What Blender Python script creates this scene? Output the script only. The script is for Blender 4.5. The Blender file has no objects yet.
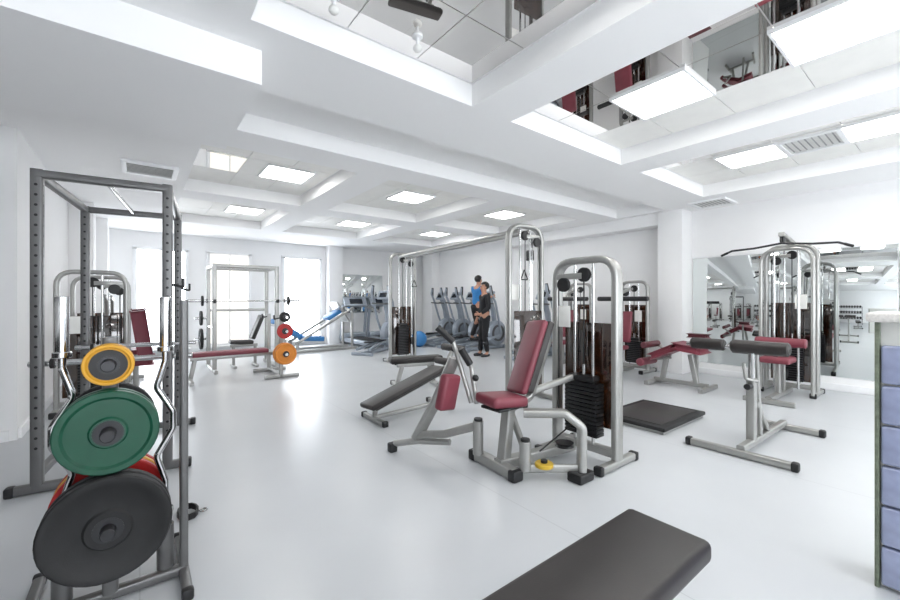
import bpy, bmesh, math, random
from mathutils import Vector, Matrix
random.seed(4)
S = bpy.context.scene
C = S.collection
R = math.radians
V = Vector
try:
    S.view_settings.view_transform = 'Standard'
    S.view_settings.look = 'None'
except Exception:
    pass

# ------------------------------------------------------------------ materials
def lin(c):
    out = []
    for x in c:
        x = x/255.0
        out.append(x/12.92 if x <= .04045 else ((x+.055)/1.055)**2.4)
    return (*out, 1)

def mat(name, col, rough=.5, metal=0.0, var=.06, scale=12, bump=0.0, coat=0.0, spec=None):
    m = bpy.data.materials.new(name); m.use_nodes = True
    nt = m.node_tree; b = nt.nodes['Principled BSDF']
    tc = nt.nodes.new('ShaderNodeTexCoord')
    nz = nt.nodes.new('ShaderNodeTexNoise'); nz.inputs['Scale'].default_value = scale; nz.inputs['Detail'].default_value = 3
    nt.links.new(tc.outputs['Object'], nz.inputs['Vector'])
    cr = nt.nodes.new('ShaderNodeValToRGB')
    c = lin(col)
    cr.color_ramp.elements[0].position = .3; cr.color_ramp.elements[1].position = .7
    cr.color_ramp.elements[0].color = tuple(x*(1-var) for x in c[:3])+(1,)
    cr.color_ramp.elements[1].color = tuple(min(1, x*(1+var)) for x in c[:3])+(1,)
    nt.links.new(nz.outputs['Fac'], cr.inputs['Fac'])
    nt.links.new(cr.outputs['Color'], b.inputs['Base Color'])
    b.inputs['Roughness'].default_value = rough
    b.inputs['Metallic'].default_value = metal
    if coat: b.inputs['Coat Weight'].default_value = coat
    if spec is not None: b.inputs['Specular IOR Level'].default_value = spec
    if bump:
        bp = nt.nodes.new('ShaderNodeBump'); bp.inputs['Strength'].default_value = bump; bp.inputs['Distance'].default_value = .002
        n2 = nt.nodes.new('ShaderNodeTexNoise'); n2.inputs['Scale'].default_value = scale*18
        nt.links.new(tc.outputs['Object'], n2.inputs['Vector'])
        nt.links.new(n2.outputs['Fac'], bp.inputs['Height']); nt.links.new(bp.outputs['Normal'], b.inputs['Normal'])
    return m

def emis(name, col, st):
    m = bpy.data.materials.new(name); m.use_nodes = True
    nt = m.node_tree; b = nt.nodes['Principled BSDF']
    b.inputs['Base Color'].default_value = (.9, .9, .9, 1)
    b.inputs['Emission Color'].default_value = lin(col); b.inputs['Emission Strength'].default_value = st
    return m

def mirror(name, col=(225, 228, 228), rough=.01):
    m = bpy.data.materials.new(name); m.use_nodes = True
    b = m.node_tree.nodes['Principled BSDF']
    b.inputs['Base Color'].default_value = lin(col); b.inputs['Metallic'].default_value = 1; b.inputs['Roughness'].default_value = rough
    return m

def tinted(name, col, gl=.12):
    m = bpy.data.materials.new(name); m.use_nodes = True
    nt = m.node_tree; nt.nodes.remove(nt.nodes['Principled BSDF'])
    out = nt.nodes['Material Output']
    tr = nt.nodes.new('ShaderNodeBsdfTransparent'); tr.inputs['Color'].default_value = lin(col)
    gs = nt.nodes.new('ShaderNodeBsdfGlossy'); gs.inputs['Roughness'].default_value = .05
    df = nt.nodes.new('ShaderNodeBsdfDiffuse'); df.inputs['Color'].default_value = lin((46, 30, 20))
    mx = nt.nodes.new('ShaderNodeMixShader'); mx.inputs['Fac'].default_value = .25
    m2 = nt.nodes.new('ShaderNodeMixShader'); m2.inputs['Fac'].default_value = gl
    nt.links.new(tr.outputs[0], mx.inputs[1]); nt.links.new(df.outputs[0], mx.inputs[2])
    nt.links.new(mx.outputs[0], m2.inputs[1]); nt.links.new(gs.outputs[0], m2.inputs[2])
    nt.links.new(m2.outputs[0], out.inputs['Surface'])
    return m

def floor_mat():
    m = mat('floor_vinyl', (198, 201, 204), .3, 0, .025, 1.5)
    nt = m.node_tree; b = nt.nodes['Principled BSDF']
    src = b.inputs['Base Color'].links[0].from_socket
    tc = [n for n in nt.nodes if n.type == 'TEX_COORD'][0]
    br = nt.nodes.new('ShaderNodeTexBrick'); br.inputs['Scale'].default_value = 1
    br.offset = 0; br.inputs['Brick Width'].default_value = 1.9; br.inputs['Row Height'].default_value = 40
    br.inputs['Mortar Size'].default_value = .0035; br.inputs['Mortar Smooth'].default_value = .3
    br.inputs['Color1'].default_value = (1, 1, 1, 1); br.inputs['Color2'].default_value = (1, 1, 1, 1); br.inputs['Mortar'].default_value = (.82, .82, .82, 1)
    nt.links.new(tc.outputs['Object'], br.inputs['Vector'])
    mx = nt.nodes.new('ShaderNodeMix'); mx.data_type = 'RGBA'; mx.blend_type = 'MULTIPLY'; mx.inputs['Factor'].default_value = 1
    nt.links.new(src, mx.inputs['A']); nt.links.new(br.outputs['Color'], mx.inputs['B'])
    nt.links.new(mx.outputs['Result'], b.inputs['Base Color'])
    return m

def holed_steel(hx, hy):
    """grey post paint with a row of dark adjustment holes punched up each face"""
    m = mat('punched_grey_steel', (106, 106, 106), .32, .5, .05)
    nt = m.node_tree; b = nt.nodes['Principled BSDF']
    src = b.inputs['Base Color'].links[0].from_socket
    tc = [n for n in nt.nodes if n.type == 'TEX_COORD'][0]
    sp = nt.nodes.new('ShaderNodeSeparateXYZ'); nt.links.new(tc.outputs['Object'], sp.inputs[0])
    def mt(op, a, c=None):
        n = nt.nodes.new('ShaderNodeMath'); n.operation = op
        for i, q in enumerate((a, c)):
            if q is None: continue
            if isinstance(q, (int, float)): n.inputs[i].default_value = q
            else: nt.links.new(q, n.inputs[i])
        return n.outputs[0]
    dx = mt('ABSOLUTE', mt('SUBTRACT', mt('ABSOLUTE', sp.outputs['X']), hx))
    dy = mt('ABSOLUTE', mt('SUBTRACT', mt('ABSOLUTE', sp.outputs['Y']), hy))
    du = mt('MINIMUM', dx, dy)
    dz = mt('SUBTRACT', mt('MODULO', sp.outputs['Z'], .068), .034)
    d = mt('SQRT', mt('ADD', mt('MULTIPLY', du, du), mt('MULTIPLY', dz, dz)))
    hole = mt('MULTIPLY', mt('LESS_THAN', d, .009), mt('MULTIPLY', mt('GREATER_THAN', sp.outputs['Z'], .27), mt('LESS_THAN', sp.outputs['Z'], 2.1)))
    mx = nt.nodes.new('ShaderNodeMix'); mx.data_type = 'RGBA'
    nt.links.new(hole, mx.inputs['Factor']); nt.links.new(src, mx.inputs['A']); mx.inputs['B'].default_value = lin((40, 40, 40))
    nt.links.new(mx.outputs['Result'], b.inputs['Base Color'])
    return m

M = dict(
    floor=floor_mat(),
    white=mat('white_plaster', (247, 247, 247), .85, 0, .01, 3, bump=.05),
    ceil=mat('ceiling_paint', (252, 252, 252), .9, 0, .004, 3),
    cream=mat('cream_ceiling_tile', (247, 246, 242), .6, 0, .02, 6),
    silver=mat('silver_paint', (164, 164, 161), .28, .55, .04),
    pale=mat('pale_silver_blue_paint', (160, 168, 178), .28, .4, .04),
    grey=mat('grey_steel', (108, 108, 108), .34, .45, .05),
    punched=holed_steel(.36, .62),
    chrome=mat('chrome', (205, 205, 205), .12, 1, .02),
    black=mat('black_plastic', (22, 22, 24), .45, 0, .1),
    rubber=mat('black_rubber', (24, 24, 25), .6, 0, .12, 20, bump=.2),
    vinyl=mat('black_vinyl', (40, 36, 35), .42, 0, .08, 10, bump=.15),
    red=mat('maroon_vinyl', (122, 54, 66), .45, 0, .08, 10, bump=.12),
    darkred=mat('dark_maroon_vinyl', (88, 39, 47), .5, 0, .08, 10, bump=.12),
    pgreen=mat('green_rubber', (7, 73, 52), .45, 0, .08),
    pyellow=mat('yellow_rubber', (214, 156, 30), .45, 0, .06),
    porange=mat('orange_rubber', (212, 130, 40), .45, 0, .06),
    pred=mat('red_rubber', (176, 36, 36), .45, 0, .08),
    yellow=mat('yellow_paint', (208, 172, 56), .4, 0, .05),
    blue=mat('blue_vinyl', (58, 126, 186), .45, 0, .06),
    iron=mat('weight_stack_iron', (30, 30, 32), .35, .3, .1),
    hub=mat('dark_hub_steel', (60, 60, 62), .35, .7, .08),
    amber=tinted('smoky_amber_shield', (138, 102, 76)),
    mirror=mirror('wall_mirror_glass', (228, 232, 231)),
    cmirror=mirror('ceiling_mirror_tile', (230, 228, 226), .012),
    light=emis('light_diffuser', (255, 253, 250), 14.5),
    farlight=emis('far_light_diffuser', (255, 254, 252), 18),
    pane=emis('window_daylight', (244, 249, 255), 7),
    blind=emis('beige_window_blind', (238, 230, 216), .7),
    frame=mat('window_frame_paint', (244, 245, 246), .5, 0, .02),
    vent=mat('vent_grey', (228, 228, 226), .5, 0, .03),
    dark=mat('dark_gap', (176, 176, 176), .7, 0, .05),
    placard=mat('white_placard', (236, 236, 232), .5, 0, .02),
    stone=mat('speckled_stone', (232, 229, 224), .35, 0, .12, 90),
    block=mat('lavender_glass_block', (156, 164, 194), .15, 0, .14, 14, coat=.5),
    moss=mat('greenish_grout', (110, 118, 102), .8, 0, .25, 40),
    skin=mat('skin', (190, 142, 118), .55, 0, .05),
    hair=mat('black_hair', (24, 20, 19), .5, 0, .15, 40),
    cblack=mat('black_cloth', (24, 25, 29), .8, 0, .12, 30),
    cblue=mat('blue_cloth', (50, 124, 186), .8, 0, .08, 30),
    shoe=mat('shoe_grey', (48, 48, 50), .6, 0, .1),
    screen=mat('console_dark', (30, 36, 44), .2, 0, .1),
    lip=mat('lip', (150, 80, 76), .5),
)

# ------------------------------------------------------------------ mesh helpers
def circ(r, n=12):
    return [(r*math.cos(2*math.pi*k/n), r*math.sin(2*math.pi*k/n)) for k in range(n)]
def rrect(w, h, r=.01, n=3):
    r = min(r, w*.49, h*.49); out = []
    for cx, cy, a0 in ((w/2-r, h/2-r, 0), (-w/2+r, h/2-r, 90), (-w/2+r, -h/2+r, 180), (w/2-r, -h/2+r, 270)):
        for k in range(n+1):
            a = R(a0+90*k/n); out.append((cx+r*math.cos(a), cy+r*math.sin(a)))
    return out
def fillet(pts, r, n=6, closed=False):
    P = [V(p) for p in pts]
    if r <= 0 or len(P) < 3: return P
    out = []
    N = len(P)
    for i in range(N):
        if not closed and i in (0, N-1): out.append(P[i]); continue
        p0, p, p1 = P[i-1], P[i], P[(i+1) % N]
        a, b = (p0-p), (p1-p)
        ang = a.angle(b)
        if ang > 3.1: out.append(p); continue
        d = min(r/math.tan(ang/2), a.length*.48, b.length*.48)
        s, e = p+a.normalized()*d, p+b.normalized()*d
        for k in range(n+1):
            t = k/n
            out.append(s*(1-t)**2*1.0+p*2*t*(1-t)+e*t*t)
    return out

class MB:
    def __init__(s): s.bm = bmesh.new()
    def box(s, c, d, bev=.004, seg=2, rot=None):
        vs = bmesh.ops.create_cube(s.bm, size=1)['verts']
        m = Matrix.Translation(V(c)) @ (rot.to_4x4() if rot else Matrix()) @ Matrix.Diagonal((d[0], d[1], d[2], 1))
        for v in vs: v.co = m @ v.co
        if bev > 0:
            es = list({e for v in vs for e in v.link_edges})
            bmesh.ops.bevel(s.bm, geom=es, offset=min(bev, min(d)*.45), segments=seg, profile=.5, affect='EDGES')
        return s
    def sweep(s, pts, prof, up=None, closed=False):
        P = [V(p) for p in pts]; n = len(P)
        if up is None:
            up = V((0, 0, 0))
            for i in range(1, n-1): up += (P[i]-P[i-1]).cross(P[i+1]-P[i])
            if up.length < 1e-5:
                t = (P[-1]-P[0]).normalized()
                up = V((0, 0, 1)) if abs(t.z) < .9 else V((1, 0, 0))
        up = V(up).normalized()
        rings = []
        for i in range(n):
            a = (P[i]-P[i-1]).normalized() if (i > 0 or closed) else (P[1]-P[0]).normalized()
            b = (P[(i+1) % n]-P[i]).normalized() if (i < n-1 or closed) else a
            t = (a+b)
            t = t.normalized() if t.length > 1e-5 else a
            n1 = up-t*up.dot(t)
            if n1.length < 1e-3: n1 = t.orthogonal()
            n1.normalize(); n2 = t.cross(n1)
            c = max(a.dot(t), .35)
            rings.append([s.bm.verts.new(P[i]+n1*x+n2*(y/c)) for x, y in prof])
        k = len(prof)
        for i in range(n if closed else n-1):
            A, B = rings[i], rings[(i+1) % n]
            for j in range(k):
                s.bm.faces.new((A[j], A[(j+1) % k], B[(j+1) % k], B[j]))
        if not closed:
            s.bm.faces.new(rings[0][::-1]); s.bm.faces.new(rings[-1])
        return s
    def tube(s, pts, r, fil=0, seg=12, up=None, closed=False):
        return s.sweep(fillet(pts, fil, closed=closed), circ(r, seg), up, closed)
    def bar(s, pts, w, h, fil=0, up=None, rad=.012, closed=False):
        return s.sweep(fillet(pts, fil, closed=closed), rrect(w, h, rad), up, closed)
    def lathe(s, o, ax, prof, seg=28, closed=False):
        o = V(o); ax = V(ax).normalized(); u = ax.orthogonal().normalized(); w = ax.cross(u)
        rings = []
        for r, h in prof:
            if r < 1e-6: rings.append([s.bm.verts.new(o+ax*h)])
            else: rings.append([s.bm.verts.new(o+ax*h+(u*math.cos(2*math.pi*k/seg)+w*math.sin(2*math.pi*k/seg))*r) for k in range(seg)])
        n = len(rings)
        for i in range(n if closed else n-1):
            A, B = rings[i], rings[(i+1) % n]
            for j in range(seg):
                q = [A[j % len(A)], A[(j+1) % seg % len(A)], B[(j+1) % seg % len(B)], B[j % len(B)]]
                f = []
                for v in q:
                    if v not in f: f.append(v)
                if len(f) > 2: s.bm.faces.new(f)
        return s
    def cyl(s, a, b, r, seg=16, r2=None, bev=.003):
        a, b = V(a), V(b); L = (b-a).length; r2 = r if r2 is None else r2
        bev = min(bev, r*.4, L*.3)
        return s.lathe(a, b-a, [(0, 0), (r-bev, 0), (r, bev), (r2, L-bev), (r2-bev, L), (0, L)], seg)
    def ball(s, c, r, sc=(1, 1, 1), seg=16):
        vs = bmesh.ops.create_uvsphere(s.bm, u_segments=seg, v_segments=max(8, seg//2), radius=r)['verts']
        for v in vs: v.co = V((v.co.x*sc[0], v.co.y*sc[1], v.co.z*sc[2]))+V(c)
        return s
    def pad(s, p0, p1, w, th, side, bev=.022):
        """cushion whose long axis runs p0->p1, width w along 'side'"""
        p0, p1 = V(p0), V(p1); l = (p1-p0); L = l.length; l.normalize()
        sd = V(side); sd = (sd-l*sd.dot(l)).normalized(); nn = l.cross(sd)
        rot = Matrix((l, sd, nn)).transposed()
        return s.box((p0+p1)/2, (L, w, th), bev, 3, rot)
    def mesh(s, name, off=V((0, 0, 0))):
        bmesh.ops.recalc_face_normals(s.bm, faces=s.bm.faces[:])
        me = bpy.data.meshes.new(name)
        if V(off).length > 0:
            for v in s.bm.verts: v.co -= V(off)
        s.bm.to_mesh(me); s.bm.free()
        for p in me.polygons: p.use_smooth = True
        try: me.set_sharp_from_angle(angle=R(38))
        except Exception: pass
        return me

def link(name, me, m, parent=None):
    o = bpy.data.objects.new(name, me); C.objects.link(o)
    if m is not None: me.materials.append(m)
    if parent is not None: o.parent = parent
    return o

def tag(o, label, cat, group=None):
    o['label'] = label; o['category'] = cat
    if group: o['group'] = group
    return o

SUB = dict(foot_cap=('foot_rail', 'base_rail', 'cross_foot', 'side_frame', 'front_foot'), foot_peg_cap=('foot_peg',), hub=('disc',), face=('disc',),
           grip=('swing_arm', 'handle'), bar_grip=('pulldown_bar', 'overhead_bar'), collar=('sleeve',), safety_stop=('safety_bar',),
           tread_mat=('deck',), seat_plate=('seat',), backrest_shell=('backrest',), knob=('upright',), screen=('console',))
class Thing:
    def __init__(s, name, label, cat, loc=(0, 0, 0), rz=0, group=None, world=True):
        o = bpy.data.objects.new(name, None); o.empty_display_size = .1; C.objects.link(o)
        o.location = loc; o.rotation_euler = (0, 0, rz)
        tag(o, label, cat, group)
        s.o = o; s.off = V(loc) if world else V((0, 0, 0)); s.last = {}; s.n = 0
    def part(s, name, mb, m, parent=None, label=None):
        if parent is None and name in SUB:
            best = [s.last[k] for k in SUB[name] if k in s.last]
            if best: parent = sorted(best, key=lambda q: q[0])[-1][1]
        o = link(name, mb.mesh(name, s.off), m, parent or s.o)
        s.n += 1
        if parent is None: s.last[name] = (s.n, o)
        if label: o['label'] = label
        return o
    def rep(s, src, d):
        c = src.copy(); C.objects.link(c); c.parent = src.parent; c.location = V(src.location)+V(d); return c

def dup(root, loc, rz, label=None, group=None):
    r = root.copy(); C.objects.link(r); r.location = loc; r.rotation_euler = (0, 0, rz)
    if label: r['label'] = label
    if group: r['group'] = group
    for ch in list(root.children):
        c = ch.copy(); C.objects.link(c); c.parent = r
        for g in list(ch.children):
            d = g.copy(); C.objects.link(d); d.parent = c
    return r

def struct(name, mb, m, parent=None):
    o = link(name, mb.mesh(name), m, parent)
    if parent is None: o['kind'] = 'structure'
    return o

# ------------------------------------------------------------------ room shell
XR, YF, XL, XL2, YB = 7.9, 11.8, -.9, -2.5, -3.5
ZB, ZC = 2.9, 3.08
struct('floor', MB().box((2.7, 4.15, -.05), (10.8, 15.7, .1), 0), M['floor'])
struct('wall_right', MB().box((XR+.1, 4.15, 1.6), (.2, 15.7, 3.2), 0), M['white'])
struct('wall_far', MB().box((2.7, YF+.1, 1.6), (10.8, .2, 3.2), 0), M['white'])
struct('wall_left', MB().box((XL-.1, 8.7, 1.6), (.2, 6.2, 3.2), 0).box((-1.75, 5.5, 1.6), (1.7, .2, 3.2), 0), M['white'])
struct('wall_near_left', MB().box((XL2-.1, .95, 1.6), (.2, 8.9, 3.2), 0), M['white'])
struct('wall_back', MB().box((2.7, YB-.1, 1.6), (10.8, .2, 3.2), 0), M['white'])

XC = [(.5, 2.17), (2.63, 4.5), (4.95, 6.9)]
YC = [(-3.1, -.85), (-.4, 2.5), (4.7, 6.95), (7.5, 9.8)]
cb = MB()
def slab(x0, x1, y0, y1, z0, z1): cb.box(((x0+x1)/2, (y0+y1)/2, (z0+z1)/2), (x1-x0, y1-y0, z1-z0), 0)
slab(-2.7, 8.1, -3.7, 12.0, ZC, 3.3)
for y0, y1 in ((-3.6, -3.1), (-.85, -.4), (2.5, 3.3), (4.2, 4.7), (6.95, 7.5), (9.8, 11.9)):
    slab(-2.6, 8.0, y0, y1, ZB, ZC)
for y0, y1 in YC:
    for x0, x1 in ((-2.6, .5), (2.17, 2.63), (4.5, 4.95), (6.9, 8.0)):
        slab(x0, x1, y0, y1, ZB, ZC)
slab(-2.6, .62, 3.3, 4.2, ZB, ZC); slab(7.4, 8.0, 3.3, 4.2, ZB, ZC)
slab(-2.6, .62, 2.77, 4.15, 2.68, ZB)
struct('ceiling', cb, M['ceil'])

ntrim = [0]
def trim(mb, m):
    ntrim[0] += 1
    return struct('trim_%d' % ntrim[0], mb, m)

def tiles(xc, yc, nx, ny, pred):
    a, b = MB(), MB(); fa = fb = 0
    w, h = (xc[1]-xc[0]-.06)/nx, (yc[1]-yc[0]-.06)/ny
    for i in range(nx):
        for j in range(ny):
            c = (xc[0]+.03+w*(i+.5), yc[0]+.03+h*(j+.5), ZC-.006)
            if pred(i, j): a.box(c, (w-.008, h-.008, .012), 0); fa = 1
            else: b.box(c, (w-.008, h-.008, .012), 0); fb = 1
    if fa: trim(a, M['cmirror'])
    if fb: trim(b, M['cream'])
tiles(XC[0], YC[1], 3, 5, lambda i, j: True)
tiles(XC[1], YC[1], 3, 5, lambda i, j: i < 2)
tiles(XC[2], YC[1], 3, 5, lambda i, j: i < 1)
for k in range(3):
    tiles(XC[k], YC[0], 3, 4, lambda i, j: i < 2)
    tiles(XC[k], YC[2], 3, 3, lambda i, j: j == 1 and i == 0 and k == 0)
    tiles(XC[k], YC[3], 3, 3, lambda i, j: False)
# pilasters, columns, skirting
trim(MB().box((7.7, 3.25, 1.45), (.4, .42, 2.9), .004), M['white'])
trim(MB().box((-.75, 9.0, 1.45), (.3, .5, 2.9), .004), M['white'])
trim(MB().box((-.7, 10.6, 1.45), (.4, .5, 2.9), .004), M['white'])
trim(MB().box((4.62, 11.65, 1.45), (.42, .3, 2.9), .004), M['white'])
trim(MB().box((7.75, 11.0, 1.45), (.3, .5, 2.9), .004), M['white'])
trim(MB().box((7.72, 5.4, 2.79), (.36, 4.0, .22), .004), M['white'])
struct('baseboard_right', MB().box((XR-.012, -.25, .05), (.024, 6.5, .1), .004).box((XR-.012, 7.3, .05), (.024, 7.0, .1), .004), M['frame'])
struct('baseboard_far', MB().box((3.5, YF-.012, .05), (8.6, .024, .1), .004), M['frame'])
struct('baseboard_left', MB().box((XL+.012, 8.6, .05), (.024, 6.3, .1), .004).box((-1.7, 5.388, .05), (1.5, .024, .1), .004), M['frame'])
# windows: three in the far wall (the middle one behind a beige blind), plus unseen ones added behind the viewer as fill light
nwin = [0]
def window(P, a0, a1, z0, z1, glass='pane'):
    """P maps (along, out of wall, z) to the room"""
    nwin[0] += 1
    def bx(mb, a, o, z, da, do, dz, bev):
        p, q = V(P(a-da/2, o-do/2, z-dz/2)), V(P(a+da/2, o+do/2, z+dz/2))
        return mb.box((p+q)/2, [abs(c) for c in (q-p)], bev)
    f = MB(); am, zm = (a0+a1)/2, (z0+z1)/2
    for (a, z, da, dz) in ((am, z0, a1-a0+.1, .08), (am, z1, a1-a0+.1, .08), (a0, zm, .08, z1-z0), (a1, zm, .08, z1-z0), (a0+(a1-a0)*.5, zm, .03, z1-z0)):
        bx(f, a, .035, z, da, .07, dz, .006)
    w = struct('window_%d' % nwin[0], f, M['frame'])
    struct('pane' if glass == 'pane' else 'blind', bx(MB(), am, .02, zm, a1-a0-.04, .01, z1-z0-.04, 0), M[glass], w)
    struct('sill', bx(MB(), am, .08, z0-.03, a1-a0+.16, .16, .03, .006), M['white'], w)
for x0, x1, g in ((-.09, .92, 'pane'), (1.37, 2.34, 'blind'), (3.19, 4.25, 'pane')):
    window(lambda a, o, z: (a, YF-o, z), x0, x1, .15, 2.52, g)
for x0, x1 in ((-1.2, .6), (1.6, 3.6), (4.6, 6.8)):
    window(lambda a, o, z: (a, YB+o, z), x0, x1, .5, 2.5)  # added glowing panes, out of view, to brighten ceiling and equipment fronts

# wall mirrors
t = Thing('wall_mirror', 'long wall mirror on the right wall behind the cable pulldown machine', 'mirror', (XR, 0, .2))
y = 3.02
while y > -3.2:
    t.part('mirror_panel', MB().box((XR-.008, y-.62, 1.12), (.016, 1.228, 1.84), .003), M['mirror']); y -= 1.24
t.part('top_trim', MB().box((XR-.012, -.08, 2.055), (.024, 6.2, .03), .003), M['frame'])
t = Thing('wall_mirror', 'small wall mirror on the far wall behind the treadmills', 'mirror', (5.5, YF, 1.0))
for x in (5.2, 5.95):
    t.part('mirror_panel', MB().box((x, YF-.008, 1.5), (.74, .016, 1.2), .002), M['mirror'])

# ceiling lights
def ceiling_light(x, y, label, s=.6):
    t = Thing('ceiling_light', label, 'ceiling light', (x, y, ZC-.04))
    f = MB()
    f.bar([(x-s/2, y-s/2, ZC-.024), (x+s/2, y-s/2, ZC-.024), (x+s/2, y+s/2, ZC-.024), (x-s/2, y+s/2, ZC-.024)], .028, .02, closed=True, up=(0, 0, 1), rad=.003)
    t.part('frame', f, M['frame'])
    t.part('diffuser', MB().box((x, y, ZC-.022), (s-.02, s-.02, .016), 0), M['farlight' if y > 5 else 'light'])
for x, y, l in ((3.565, 1.61, 'square ceiling light in the mirrored coffer above the hip abduction machine'),
                (3.565, .49, 'square ceiling light cut by the top right edge of the photo'),
                (5.93, 1.61, 'square ceiling light left of the grey vent over the pulldown machine'),
                (5.93, .49, 'square ceiling light right of the grey vent at the right edge'),
                (1.62, 5.82, 'large looking ceiling light nearest on the left beyond the wide beam'),
                (3.66, 5.82, 'ceiling light in the coffer just beyond the wide beam, above the decline bench'),
                (5.93, 5.82, 'ceiling light in the coffer above the crossover frame right tower'),
                (1.62, 8.65, 'small far ceiling light at left over the squat rack'),
                (3.9, 8.65, 'small far ceiling light in the middle coffer of the last row'),
                (6.2, 8.65, 'farthest ceiling light over the elliptical trainers'),
                (1.335, 1.05, 'ceiling light in the mirrored coffer above the viewer'),
                (1.335, -2.0, 'ceiling light behind the viewer at left'),
                (3.565, -2.0, 'ceiling light behind the viewer in the middle'),
                (5.93, -2.0, 'ceiling light behind the viewer at right')):
    ceiling_light(x, y, l)

def vent(x, y, z, sx, sy, label):
    t = Thing('ceiling_vent', label, 'vent', (x, y, z))
    t.part('frame', MB().bar([(x-sx/2, y-sy/2, z-.015), (x+sx/2, y-sy/2, z-.015), (x+sx/2, y+sy/2, z-.015), (x-sx/2, y+sy/2, z-.015)], .03, .05, closed=True, up=(0, 0, 1), rad=.004), M['frame'])
    t.part('backing', MB().box((x, y, z-.004), (sx, sy, .008), 0), M['dark'])
    n = 9
    sl = t.part('slat', MB().box((x, y-sy/2+sy*.5/n, z-.016), (sx-.03, sy/n*.8, .004), 0, rot=Matrix.Rotation(R(12), 3, 'X')), M['vent'])
    for k in range(1, n): t.rep(sl, (0, sy*k/n, 0))
vent(.1, 6.1, ZB, .5, .5, 'square slatted air vent in the ceiling above the left wall machines')
vent(7.4, 2.55, ZB, .5, .5, 'square slatted air vent in the ceiling above the wall mirror')
vent(5.93, 1.05, ZC-.012, .55, .5, 'grey slatted vent between two lights in the right coffer')
for x, y, l in ((1.47, 2.25, 'small round white detector hanging from the ceiling, nearer to the big beam corner'), (.89, 2.25, 'small round white detector hanging at the top left edge of the photo')):
    t = Thing('smoke_detector', l, 'smoke detector', (x, y, ZC-.12))
    t.part('mount', MB().lathe((x, y, ZC-.012), (0, 0, -1), [(0, 0), (.035, 0), (.035, .012), (.012, .018), (.01, .07), (0, .07)], 20), M['frame'])
    t.part('sensor_head', MB().ball((x, y, ZC-.095), .03, (1, 1, .85)), M['placard'])

# ------------------------------------------------------------------ free weights
def plate(loc, ax, r, th, m, label, name='weight_plate', inner=None, group=None):
    """disc centred on its hole at loc, faces along ax"""
    t = Thing(name, label, 'weight plate', loc, 0, group)
    h = .0258; hr = .05 if r > .12 else .036
    pr = [(hr, -th/2), (r*.34, -th/2), (r*.38, -th*.28), (r*.8, -th*.28), (r*.86, -th/2), (r*.97, -th/2), (r, -th*.36), (r, th*.36), (r*.97, th/2), (r*.86, th/2), (r*.8, th*.28), (r*.38, th*.28), (r*.34, th/2), (hr, th/2)]
    if r*.34 <= hr: pr = [(hr, -th/2), (hr+.004, -th*.28)]+pr[3:11]+[(hr+.004, th*.28), (hr, th/2)]
    t.part('disc', MB().lathe(loc, ax, pr, 40, closed=True), m)
    t.part('hub', MB().lathe(loc, ax, [(h, -th*.52), (hr, -th*.52), (hr, th*.52), (h, th*.52)], 24, closed=True), M['hub'], label='dark steel centre ring')
    if inner:
        t.part('face', MB().lathe(loc, ax, [(hr, -th*.53), (r*.72, -th*.53), (r*.74, -th*.3), (r*.74, th*.3), (r*.72, th*.53), (hr, th*.53)], 32, closed=True), inner)
    return t

def barbell(c, d, L, label, r=.014):
    c, d = V(c), V(d).normalized(); t = Thing('barbell', label, 'barbell', c)
    t.part('shaft', MB().cyl(c-d*(L/2-.3), c+d*(L/2-.3), r), M['chrome'])
    for s in (-1, 1):
        t.part('sleeve', MB().cyl(c+d*s*(L/2-.3), c+d*s*L/2, .0245), M['chrome'])
        t.part('collar', MB().cyl(c+d*s*(L/2-.31), c+d*s*(L/2-.285), .038), M['grey'])
    return t

def ez_bar(x, y, z0, label, fl=1):
    t = Thing('curl_bar', label, 'curl bar', (x, y, z0))
    zz = z0+.26
    pts = [(x, y, zz-.02), (x, y, zz+.12), (x+.034*fl, y, zz+.24), (x-.03*fl, y, zz+.36), (x-.03*fl, y, zz+.44), (x+.034*fl, y, zz+.56), (x, y, zz+.68), (x, y, zz+.74)]
    t.part('shaft', MB().tube(pts, .0135, .04, 12, up=(0, 1, 0)), M['chrome'])
    t.part('sleeve', MB().cyl((x, y, z0), (x, y, zz-.02), .0235), M['chrome'])
    t.part('collar', MB().cyl((x, y, zz-.03), (x, y, zz-.005), .032), M['chrome'])
    t.part('sleeve', MB().cyl((x, y, zz+.74), (x, y, zz+.98), .0235), M['chrome'])
    t.part('collar', MB().cyl((x, y, zz+.725), (x, y, zz+.75), .032), M['chrome'])
    return t

# plate tree, foreground left
tx, ty = -.10, 2.27
t = Thing('plate_tree', 'grey weight plate tree loaded with discs in the left foreground', 'plate rack', (tx, ty, 0))
t.part('post', MB().bar([(tx, ty, .04), (tx, ty, 1.14)], .055, .055), M['grey'])
t.part('base_beam', MB().bar([(-.36, ty, .03), (.165, ty, .03)], .045, .045), M['grey'])
for x in (-.36, .165):
    t.part('foot_rail', MB().bar([(x, ty-.2, .025), (x, ty+.32, .025)], .04, .042), M['grey'])
    for yy in (ty-.2, ty+.32): t.part('foot_cap', MB().box((x, yy, .025), (.046, .04, .05), .01), M['black'])
t.part('side_upright', MB().bar([(.165, ty, .04), (.165, ty, 1.3)], .035, .04), M['grey'])
for z in (.38, .765, 1.035):
    t.part('peg', MB().cyl((tx, ty-.02, z), (tx, ty-.22 if z < 1 else ty-.18, z), .024), M['hub'])
    t.part('peg', MB().cyl((tx, ty+.02, z), (tx, ty+.27, z), .024), M['hub'])
for x in (-.255, .095):
    t.part('bar_socket', MB().lathe((x, ty+.03, .05), (0, 0, 1), [(0, 0), (.034, 0), (.034, .2), (.027, .2), (.027, .02), (0, .02)], 20), M['grey'])
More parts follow.
